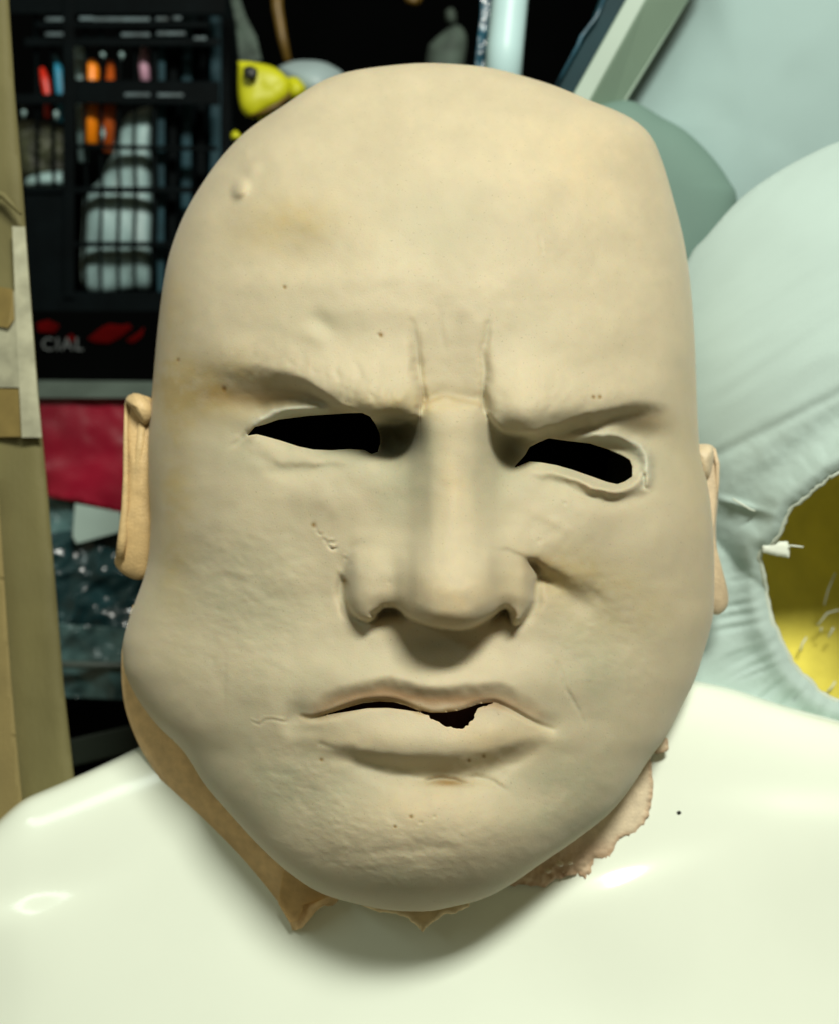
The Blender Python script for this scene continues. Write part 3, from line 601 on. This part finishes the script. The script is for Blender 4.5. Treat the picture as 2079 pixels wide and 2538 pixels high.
# glossy glue blobs
for nm, a, b, r in [ ('glue_drop', 1386, 2142, 9), ('glue_drop', 1357, 2160, 7), ('glue_drop', 1412, 2140, 6)]:
    if b > 2000: y = .050
    else: y = -.0045
    o = inflate(nm, [(a-r, b), (a-r*.5, b-r*.8), (a+r*.7, b-r*.6), (a+r, b+r*.3), (a, b+r*.8)], y, .0008, MATS.get('glue') or mat('glue', (.6, .5, .33), rough=.08, var=.1, coat=1), mask, rings=6)

# ------------------------------------------------------------ mannequin bust
TU = [-420, -300, -160, -60, -20, 12, 54, 120, 192, 270, 344, 600, 1040, 1500, 1722, 1818, 1908, 1998, 2079, 2260, 2500]
TV = [2500, 2340, 2190, 2090, 2050, 2020, 1984, 1955, 1924, 1888, 1852, 1738, 1640, 1640, 1687, 1708, 1738, 1764, 1786, 1850, 2000]
uu = np.linspace(-400, 2460, 430)
Tv = pchip(TU, TV, uu); kk = np.hanning(15)[1:-1]; kk /= kk.sum(); Tv = np.convolve(np.pad(Tv, 6, mode='edge'), kk, 'valid')
ss = np.r_[-np.linspace(1, .02, 24), np.linspace(0, 1, 170)]
Ub, Sb = np.meshgrid(uu, ss)
DV = np.where(Sb < 0, 700*Sb**2, 1150*Sb**2)
Vb = Tv[None]+DV
Yb = np.where(Sb < 0, .095+.11*np.abs(Sb)**.8*1.0, pchip([0, .12, .3, .5, .7, .85, 1], [95, 83, 73, 66, 57, 47, 32], np.clip(Sb, 0, 1).ravel()).reshape(Sb.shape)/1000)
Yb = Yb+np.where(Sb < 0, 0, .00*Ub)
HB = np.zeros_like(Ub)
def bl(cx, cy, rx, ry, h, rot=0):
    c_, s_ = math.cos(math.radians(rot)), math.sin(math.radians(rot)); x = Ub-cx; y = Vb-cy
    return h*np.exp(-((x*c_+y*s_)/rx)**2-((-x*s_+y*c_)/ry)**2)
def ledge(cx, cy, rx, w, h, rot, tail=260):
    c_, s_ = math.cos(math.radians(rot)), math.sin(math.radians(rot)); x = (Ub-cx)*c_+(Vb-cy)*s_; y = -(Ub-cx)*s_+(Vb-cy)*c_
    return h*.5*(1+np.tanh(y/w))*np.exp(-(x/rx)**2)*np.exp(-(np.clip(y, 0, None)/tail)**2)
HB += ledge(1520, 2180, 190, 34, 26, -18)+ledge(2040, 1992, 190, 34, 26, 4)+ledge(20, 2252, 170, 34, 26, -12)
Yb = Yb-HB*S*(Sb > 0)
Yb = Yb+np.clip(0-Ub, 0, 500)**1.6*2e-6
bust_b = W(np.array([1040.]), np.array([2700.]), np.array([.10]))[0]
bust = thing('mannequin_bust', bust_b, 'glossy off-white plastic mannequin bust wearing the mask', 'mannequin')
mk('torso', W(Ub, Vb, Yb).reshape(-1, 3), grid_faces(*Ub.shape), plastic, bust)
tube('neck', [(1040, 1250, .085), (1040, 1500, .085), (1040, 1700, .088), (1040, 1830, .095)], [190, 190, 210, 300], plastic, bust, seg=32)
inflate('blackout_form', [(1040, 420), (1300, 480), (1480, 760), (1520, 1050), (1430, 1400), (1250, 1750), (1050, 1850), (850, 1750), (650, 1400), (560, 1050), (600, 760), (780, 480)], .085, .042, dark, bust, p=2.6)  # added black form inside the mask so the eye holes read black
kq = np.argmin((Ub-1682)**2+(Vb-2015)**2+(Sb < 0)*1e6)
inflate('speck', [(1676, 2013), (1683, 2010), (1688, 2015), (1684, 2020), (1678, 2019)], float(Yb.ravel()[kq]), .0006, blk, bust, rings=4)

# ------------------------------------------------------------ cardboard box at the left
bx = thing('cardboard_box', W(np.array([40.]), np.array([2100.]), np.array([.14]))[0], 'worn tan cardboard box edge with brown and clear tape at the left', 'box')
RE = [(18, -60), (36, 220), (55, 440), (66, 600), (78, 760), (97, 1000), (121, 1250), (140, 1480), (158, 1700), (184, 1930), (200, 2200)]
side_poly = [(-160, -60)]+RE+[(-160, 2200)]
patch('side_panel', side_poly, 16, lambda u, v, d: .118+S*(.35*(180-u))*.6+S*fnoise(u, v, 150, 5, 3)*5+S*np.clip(16-d, 0, 16)*.8, .02, card, bx)
patch('corner_flap', [(-160, 1180), (-6, 1180), (8, 1400), (24, 1640), (40, 1830), (58, 2020), (62, 2200), (-160, 2200)], 10, lambda u, v, d: .112+S*(.35*(180-u))*.6, .004, cardd, bx)
slab('brown_tape', [(-60, 714), (38, 722), (44, 800), (48, 960), (-60, 960)], [.126, .117, .117, .117, .126], .0006, tapec, bx, bevel=0)
slab('brown_tape', [(-60, 700), (32, 716), (36, 790), (20, 812), (-60, 800)], [.1255, .1165, .1165, .1165, .1255], .0005, tape, bx, bevel=0)
slab('brown_tape', [(-60, 962), (46, 964), (52, 1082), (-60, 1084)], [.1255, .1165, .1165, .1255], .0005, tape, bx, bevel=0)
slab('clear_tape', [(30, 560), (62, 562), (92, 960), (104, 1084), (54, 1084), (44, 900)], [.1165]*6, .0004, tapec, bx, bevel=0)
tube('crease', [(-60, 455, .121), (10, 485, .1165), (52, 530, .1145)], [7, 9, 4], card, bx, seg=8)

# ------------------------------------------------------------ back wall and things on the left
mk('back_wall', W(np.array([-1500., 3600, 3600, -1500]), np.array([-1200., -1200, 3600, 3600]), np.array([.75]*4)), [[0, 1, 2, 3]], wallm, smooth=False)['kind'] = 'structure'
Yc = .30
cr = thing('storage_crate', W(np.array([380.]), np.array([740.]), np.array([Yc]))[0], 'black slatted plastic crate full of pens and bags behind the mask', 'crate')
def rail(v0, v1, u0=20, u1=560, dy=0, th=.008, slope=0, m=crate_m):
    slab('rail', [(u0, v0), (u1, v0+slope), (u1, v1+slope), (u0, v1)], Yc+dy, th, m, cr)
rail(-40, 34, 10, 560); rail(52, 68, 90, 520); rail(92, 114, 60, 545); rail(196, 256, 180, 545, slope=4); rail(232, 258, 20, 182)
rail(356, 368, 180, 540, slope=6); rail(462, 478, 60, 480); rail(598, 612, 180, 470); rail(722, 800, 40, 470)
rail(-40, 740, 156, 184, -.002); 
for x in [(210, 214), (248, 254), (292, 298), (332, 338), (376, 392)]:
    w = (x[1]-x[0])/2
    tube('slat', [(x[0]+w, 34, Yc+.006), (x[0]+w+2, 200, Yc+.006), (x[0]+w-2, 360, Yc+.005), (x[0]+w+3, 470, Yc+.006), (x[0]+w-2, 600, Yc+.005), (x[0]+w, 730, Yc+.006)], max(w, 4), crate_m, cr, seg=6)
for x in [88, 128]:
    tube('slat', [(x, 34, Yc+.006), (x+4, 240, Yc+.006), (x+6, 470, Yc+.006)], 5, crate_m, cr, seg=6)
for i, x in enumerate([396, 430, 464, 500, 536, 562]):
    w = [14, 11, 12, 11, 13, 14][i]
    slab('rib', [(x-w, 40), (x+w, 40), (x+w-4, 760), (x-w-4, 760)], Yc+.012+.006*i, .01, crate_rib if i % 2 == 0 else crate_m, cr)
slab('side_wall', [(385, -20), (592, -20), (585, 790), (380, 790)], [Yc+.024, Yc+.06, Yc+.06, Yc+.024], .006, crate_m, cr)
slab('lower_panel', [(60, 476), (184, 476), (184, 760), (60, 760)], Yc+.002, .006, crate_m, cr)
slab('back_panel', [(0, -60), (600, -60), (600, 800), (0, 800)], Yc+.16, .006, wallm, cr)
YI = Yc+.016
glint = mat('glint_paint', (.06, .09, .10), rough=.5, var=.6, vscale=90)  # pale strips painting the glints along the crate rails
for a, b, v in [(112, 164, 47), (196, 232, 45), (228, 372, 47), (386, 418, 46), (428, 450, 44), (112, 164, 84), (300, 372, 85), (388, 460, 82), (480, 512, 94), (308, 372, 234), (390, 455, 235)]:
    slab('rail_glint', [(a, v-5), (b, v-5), (b, v+5), (a, v+5)], Yc-.0015, .003, glint, cr)
def topthing(o, label, cat, group=None): return props(o, label, cat, group)
topthing(tube('marker', [(229, 148, YI), (228, 170, YI), (226, 260, YI), (226, 356, YI)], [10, 19, 20, 20], orange), 'bright orange thick marker standing in the black crate', 'marker')
topthing(tube('marker', [(275, 150, YI), (272, 260, YI), (268, 376, YI)], [8, 16, 14], orange_d), 'dark orange marker beside the bright orange one in the crate', 'marker')
topthing(tube('pen', [(104, 168, YI), (112, 200, YI), (118, 232, YI), (120, 290, YI)], [6, 12, 11, 10], redp), 'red pen tip poking up at the left of the crate', 'pen')
topthing(tube('pen', [(134, 136, YI), (146, 180, YI), (154, 234, YI), (156, 300, YI)], [6, 14, 14, 12], bluep), 'blue pen beside the red one in the crate', 'pen')
topthing(tube('tube', [(360, 118, YI), (357, 160, YI), (362, 210, YI)], [10, 13, 12], pinkp), 'pale pink tube behind the bars of the crate', 'tube')
topthing(tube('bottle', [(196, 118, YI+.01), (200, 200, YI+.01), (206, 400, YI+.01)], [12, 12, 12], bagw), 'grey narrow bottle at the left of the orange marker', 'bottle')
WL = ['high in the crate just right of the bright marker', 'high in the crate left of the pink tube', 'low between the two orange markers', 'at the far left of the crate', 'under the blue pen in the crate']
for i, (a, b, c_) in enumerate([(253, 118, 150), (300, 118, 150), (253, 310, 352), (58, 260, 292), (138, 262, 300)]):
    topthing(tube('clear_wrapper', [(a, b, YI-.008), (a+2, (b+c_)/2, YI-.01), (a, c_, YI-.008)], [3, 7, 3], bagw, seg=8), 'shiny clear wrapper '+WL[i], 'wrapper', 'shiny wrappers in the crate')
topthing(inflate('white_bag', [(382, 262), (382, 480), (380, 700), (330, 718), (210, 716), (205, 560), (212, 480), (250, 440), (290, 340), (320, 280)], YI+.012, .014, bagw, noise=14, nscale=60, p=3), 'crumpled pale grey bag filling the middle of the crate', 'bag')
topthing(inflate('white_pouch', [(66, 440), (100, 428), (160, 424), (172, 444), (160, 462), (70, 462)], YI, .010, bagw, noise=6), 'small pale pouch low at the left of the crate', 'pouch')
topthing(inflate('scrap_heap', [(42, 300), (100, 300), (170, 330), (175, 420), (160, 440), (60, 440), (40, 400)], YI+.012, .012, olive, noise=20, nscale=25, p=3), 'dark olive crumpled packets above the pale pouch in the crate', 'packet')
# dark box with lettering under the crate
db = thing('dark_book', W(np.array([250.]), np.array([940.]), np.array([.30]))[0], 'black box printed with dark red shapes and grey lettering under the crate', 'box')
slab('cover', [(40, 770), (470, 770), (470, 944), (40, 944)], .285, .08, wallm, db)
for q in [[(90, 800), (120, 792), (150, 806), (135, 826), (95, 822)], [(215, 840), (250, 812), (270, 802), (300, 806), (320, 802), (330, 812), (300, 836), (270, 852), (235, 850)], [(310, 844), (345, 822), (360, 808), (352, 834), (330, 852)], [(160, 838), (178, 826), (190, 840), (178, 852)]]:
    patch('print', q, 5, lambda u, v, d: .2836+0*u, .0003, redink, db)
tx = bpy.data.curves.new('lettering', 'FONT'); tx.body = 'CIAL'; tx.size = 34*S*(D+.283)/D*1.35; tx.extrude = .0002; tx.space_character = 1.12
to = bpy.data.objects.new('lettering', tx); C.objects.link(to)
tp = W(np.array([102.]), np.array([868.]), np.array([.2834]))[0]
to.location = tp-np.array(db.location); to.rotation_euler = (math.pi/2-PITCH, 0, 0); tx.materials.append(greyink)
dg = bpy.context.evaluated_depsgraph_get(); tm = bpy.data.meshes.new_from_object(to.evaluated_get(dg)); C.objects.unlink(to); bpy.data.objects.remove(to)
to = bpy.data.objects.new('lettering', tm); C.objects.link(to); to.location = tp-np.array(db.location); to.rotation_euler = (math.pi/2-PITCH, 0, 0); to.parent = db
# grey shelf, red folder, paper, bags
sh = slab('metal_shelf', [(60, 942), (520, 946), (520, 986), (60, 986)], [.27, .27, .255, .255], .10, shelf_m); topthing(sh, 'dull grey-green metal shelf edge above the red folder', 'shelf')
inf = topthing(patch('red_folder', [(90, 985), (420, 985), (420, 1330), (305, 1272), (250, 1258), (200, 1245), (118, 1232)], 10, lambda u, v, d: .262+S*fnoise(u, v, 90, 6, 3)*10+S*(985-v)*-.02, .004, red_m), 'glossy crimson folder hanging behind the left ear', 'folder')
topthing(slab('paper_card', [(186, 1248), (300, 1270), (300, 1318), (190, 1348), (180, 1330)], .256, .0012, paper, bevel=.0003), 'pale folded paper card under the red folder', 'card')
def crumple(u, v, d): return S*(fnoise(u, v, 110, 12, 2, (1.6, .7), .7)*40+np.abs(fnoise(u, v, 80, 13, 2, (1.5, .7), -.5))*40)
topthing(patch('dark_plastic_bag', [(110, 1325), (310, 1290), (420, 1300), (420, 1600), (150, 1580), (135, 1450)], 4, lambda u, v, d: .262+crumple(u, v, d), .003, bag_m), 'crumpled dark teal plastic bag behind the left earlobe', 'bag')
topthing(patch('grey_plastic_bag', [(105, 1228), (190, 1240), (185, 1340), (130, 1350)], 4, lambda u, v, d: .268+crumple(u, v, d)*.6, .003, bag_g), 'grey clear plastic bag between the box and the paper card', 'bag')
topthing(patch('clear_plastic_bag', [(140, 1545), (340, 1560), (420, 1590), (420, 1740), (160, 1728)], 4, lambda u, v, d: .25+crumple(u, v+400, d)*.8, .003, bag_g), 'blue-grey clear plastic bag lying below the dark teal one', 'bag')
topthing(tube('metal_rod', [(60, 1645, .244), (200, 1648, .244), (420, 1652, .244)], 9, shelf_m), 'grey rod crossing the clear plastic bag', 'rod')
topthing(slab('shelf_plank', [(60, 1860), (360, 1790), (420, 1790), (420, 1840), (180, 1900), (60, 1920)], .22, .02, mat('dark_green_board', (.012, .02, .012), rough=.5)), 'dark green plank just above the left shoulder', 'plank')

# ------------------------------------------------------------ things behind the crown
toy = thing('yellow_toy', W(np.array([660.]), np.array([300.]), np.array([.25]))[0], 'bright yellow plastic toy head with a black dot eye behind the crown', 'toy')
inflate('head', [(590, 150), (625, 152), (680, 165), (715, 195), (718, 225), (700, 250), (650, 280), (625, 292), (600, 275), (590, 230)], .25, .009, yel, toy, p=3, noise=8, nscale=60)
inflate('snout', [(712, 190), (735, 190), (752, 205), (760, 225), (740, 250), (712, 240)], .255, .010, yel, toy)
inflate('jaw', [(640, 285), (700, 262), (730, 270), (700, 320), (650, 310)], .262, .010, yel, toy)
inflate('eye', [(604, 166), (622, 162), (638, 172), (636, 192), (620, 198), (605, 186)], .2375, .003, blk, toy, rings=6)
tube('mouth_line', [(618, 288, .246), (655, 276, .240), (690, 258, .242), (716, 238, .247), (718, 205, .250)], [3, 5, 5, 4, 3], stick_m, toy, seg=8)
topthing(inflate('yellow_bead', [(573, 330), (583, 322), (592, 328), (600, 340), (588, 346), (574, 344)], .25, .004, yel, rings=6), 'tiny yellow bead between the crate and the mask', 'bead')
topthing(inflate('pale_helmet', [(690, 165), (730, 150), (790, 150), (830, 165), (855, 190), (850, 260), (760, 270), (700, 230)], .29, .03, paleblue), 'pale blue rounded plastic shell behind the yellow toy', 'shell')
topthing(tube('brown_stick', [(684, -60, .33), (688, 20, .33), (700, 90, .33), (714, 152, .33)], [13, 14, 12, 10], stick_m), 'brown wooden stick rising behind the yellow toy', 'stick')
topthing(patch('hanging_cloth', [(562, -50), (580, -50), (610, 40), (636, 90), (650, 150), (595, 160), (585, 60)], 5, lambda u, v, d: .31+S*fnoise(u, v, 30, 3)*12, .004, greyleaf), 'dark grey-green cloth strip hanging beside the crate', 'cloth')
fg = thing('grey_figurine', W(np.array([1110.]), np.array([160.]), np.array([.34]))[0], 'blurred grey-green figurine in the dark behind the crown', 'figurine')
inflate('body', [(1062, 110), (1090, 84), (1130, 60), (1155, 90), (1148, 160), (1130, 220), (1070, 220), (1055, 160)], .34, .012, greyleaf, fg, noise=8)
inflate('head', [(1104, 24), (1118, 18), (1128, 30), (1128, 58), (1112, 62), (1102, 44)], .34, .008, greyleaf, fg)
topthing(inflate('yellow_scrap', [(1003, -20), (1045, -20), (1040, 6), (1026, 12), (1006, 2)], .36, .006, stick_m, rings=6), 'mustard scrap at the top edge above the mask', 'scrap')
topthing(tube('white_pole', [(1268, -80, .20), (1262, 0, .20), (1250, 120, .20), (1240, 260, .20)], [46, 45, 46, 46], pole_m, seg=32), 'pale blue upright pole behind the crown', 'pole')
topthing(patch('plastic_wrap', [(1190, -60), (1222, -60), (1216, 30), (1206, 100), (1200, 200), (1172, 200), (1182, 100), (1190, 30)], 4, lambda u, v, d: .205+S*fnoise(u, v, 25, 3, 3)*8, .002, wrap_m), 'dark blue plastic wrap clinging beside the pale pole', 'wrap')
topthing(slab('dark_blue_board', [(1590, -80), (1552, 0), (1420, 236), (1372, 220), (1440, 110), (1484, 0), (1520, -80)], .19, .012, blue_dark), 'dark blue board slanting behind the grey-green bar', 'board')
topthing(tube('grey_strip', [(1510, -40, .185), (1478, 40, .185), (1440, 90, .185), (1432, 110, .185), (1376, 214, .185)], [4, 4, 5, 4, 4], wrap_m), 'thin grey strip along the dark blue board', 'strip')
br = thing('grey_bar', W(np.array([1500.]), np.array([200.]), np.array([.16]))[0], 'grey-green slanted square bar behind the forehead', 'bar')
slab('front_face', [(1606, -80), (1600, -10), (1640, -80)], .17, .01, bar_l, br) if False else None
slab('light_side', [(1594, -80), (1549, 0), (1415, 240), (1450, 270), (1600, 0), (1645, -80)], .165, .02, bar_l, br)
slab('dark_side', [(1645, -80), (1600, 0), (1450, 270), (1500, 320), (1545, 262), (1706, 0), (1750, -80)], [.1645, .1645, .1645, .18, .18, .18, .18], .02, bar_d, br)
# white padded costume at the right
cs = thing('padded_costume', W(np.array([1950.]), np.array([1750.]), np.array([.14]))[0], 'white padded mascot costume with a torn round opening lined in yellow foam', 'costume')
inflate('upper_cushion', [(1480, 300), (1560, 180), (1700, -30), (1850, -200), (2300, -260), (2500, 400), (2300, 800), (1900, 800), (1600, 700), (1480, 500)], .24, .06, cloth_shaded, cs, p=2.2, rings=30, noise=12, nscale=200)
inflate('shadow_pad', [(1480, 260), (1560, 248), (1640, 290), (1700, 325), (1762, 385), (1805, 445), (1826, 500), (1800, 640), (1700, 760), (1560, 700), (1460, 450)], .175, .02, shade_grey, cs, p=3, rings=20)  # dark pad put in as the shadow falling on the costume
HOLE = smooth_line([(2240, 1060), (2079, 1165), (2050, 1185), (2000, 1228), (1958, 1262), (1940, 1300), (1915, 1345), (1884, 1368), (1884, 1405), (1894, 1440), (1903, 1510), (1928, 1580), (1962, 1645), (2005, 1692), (2040, 1725), (2100, 1745), (2240, 1780), (2400, 1500)], 4)
HOLE = [(a+random.uniform(-2.5, 2.5), b+random.uniform(-2.5, 2.5)) for a, b in HOLE]
outl = smooth_line([(1640, 1760), (1640, 1200), (1650, 800), (1706, 640), (1750, 585), (1825, 500), (1900, 442), (2000, 385), (2100, 345), (2300, 310), (2500, 330)], 5)
poly = [tuple(q) for q in outl]+[(2500, 1900), (1640, 1900)]
def cos_y(u, v, d):
    e = np.clip(1-((u-2330)/800)**2-((v-980)/740)**2, 0, 1)
    y = .150-.085*np.sqrt(e)
    y = np.minimum(y, .15-.045*sstep(1150, 1350, v))
    dh, _, _, _, ar = near(HOLE, u, v)
    low = sstep(1000, 1130, v+.55*(u-1900))
    roll = np.exp(-((dh-26)/30)**2)*26-np.exp(-((dh-100)/40)**2)*14
    rib = np.sin(ar*430+.6*fnoise(u, v, 60, 2))*5*np.exp(-((dh-90)/60)**2)*sstep(1380, 1480, v)
    seam = -12*np.exp(-((v-(1057-.50*(u-1921)))/16)**2)*(u > 1700)
    y -= S*(low*roll+rib+seam*.6)
    y -= S*(fnoise(u, v, 160, 17, 3, (2.4, .6), -.6)*7+fnoise(u, v, 30, 18, 3)*low*2.0)
    tear = np.exp(-((u-1840)/60)**2-((v-(1245+.28*(u-1810)))/9)**2)*14
    return y-S*tear+S*np.exp(-((u-1850)/60)**2-((v-1285)/22)**2)*10
patch('front_cushion', poly, 6, cos_y, .004, cloth, cs, holes=[HOLE])
rimline = HOLE[4:66]
rp = [(a, b, float(cos_y(np.array([a]), np.array([b]), 0)[0])+.001) for a, b in rimline]
tube('torn_hem', rp, [6+3*random.random() for _ in rp], clothw, cs, seg=8)
def foam_y(u, v, d): return .160+.05*np.exp(-((u-2100)/190)**2-((v-1330)/230)**2)-S*fnoise(u, v, 20, 4, 3)*3
patch('foam_lining', [(1840, 1060), (2400, 980), (2400, 1880), (1900, 1840), (1850, 1500)], 9, foam_y, .006, yellow, cs)
patch('loose_tab', jagline([(1888, 1350), (1905, 1346), (1950, 1340), (1958, 1358), (1956, 1384), (1925, 1378), (1890, 1370)], 1.5, 4), 4, lambda u, v, d: .090-S*np.clip(d, 0, 8)*.9, .002, thread, cs)
for pts in [[(1955, 1352, .088), (1975, 1354, .088), (1990, 1356, .088)], [(2070, 1420, .16), (2052, 1462, .16), (2042, 1500, .16)], [(2079, 1512, .16), (2050, 1520, .16), (2026, 1550, .16)], [(1998, 1580, .16), (1988, 1596, .16), (1982, 1615, .16)], [(2035, 1555, .16), (2034, 1566, .16)], [(2066, 1555, .16), (2052, 1580, .16)], [(1815, 1236, .09), (1835, 1248, .088), (1858, 1262, .088), (1880, 1270, .09)], [(2070, 1690, .16), (2060, 1705, .16), (2050, 1715, .16)]]:
    tube('loose_thread', pts, 2.2, thread, cs, seg=6)
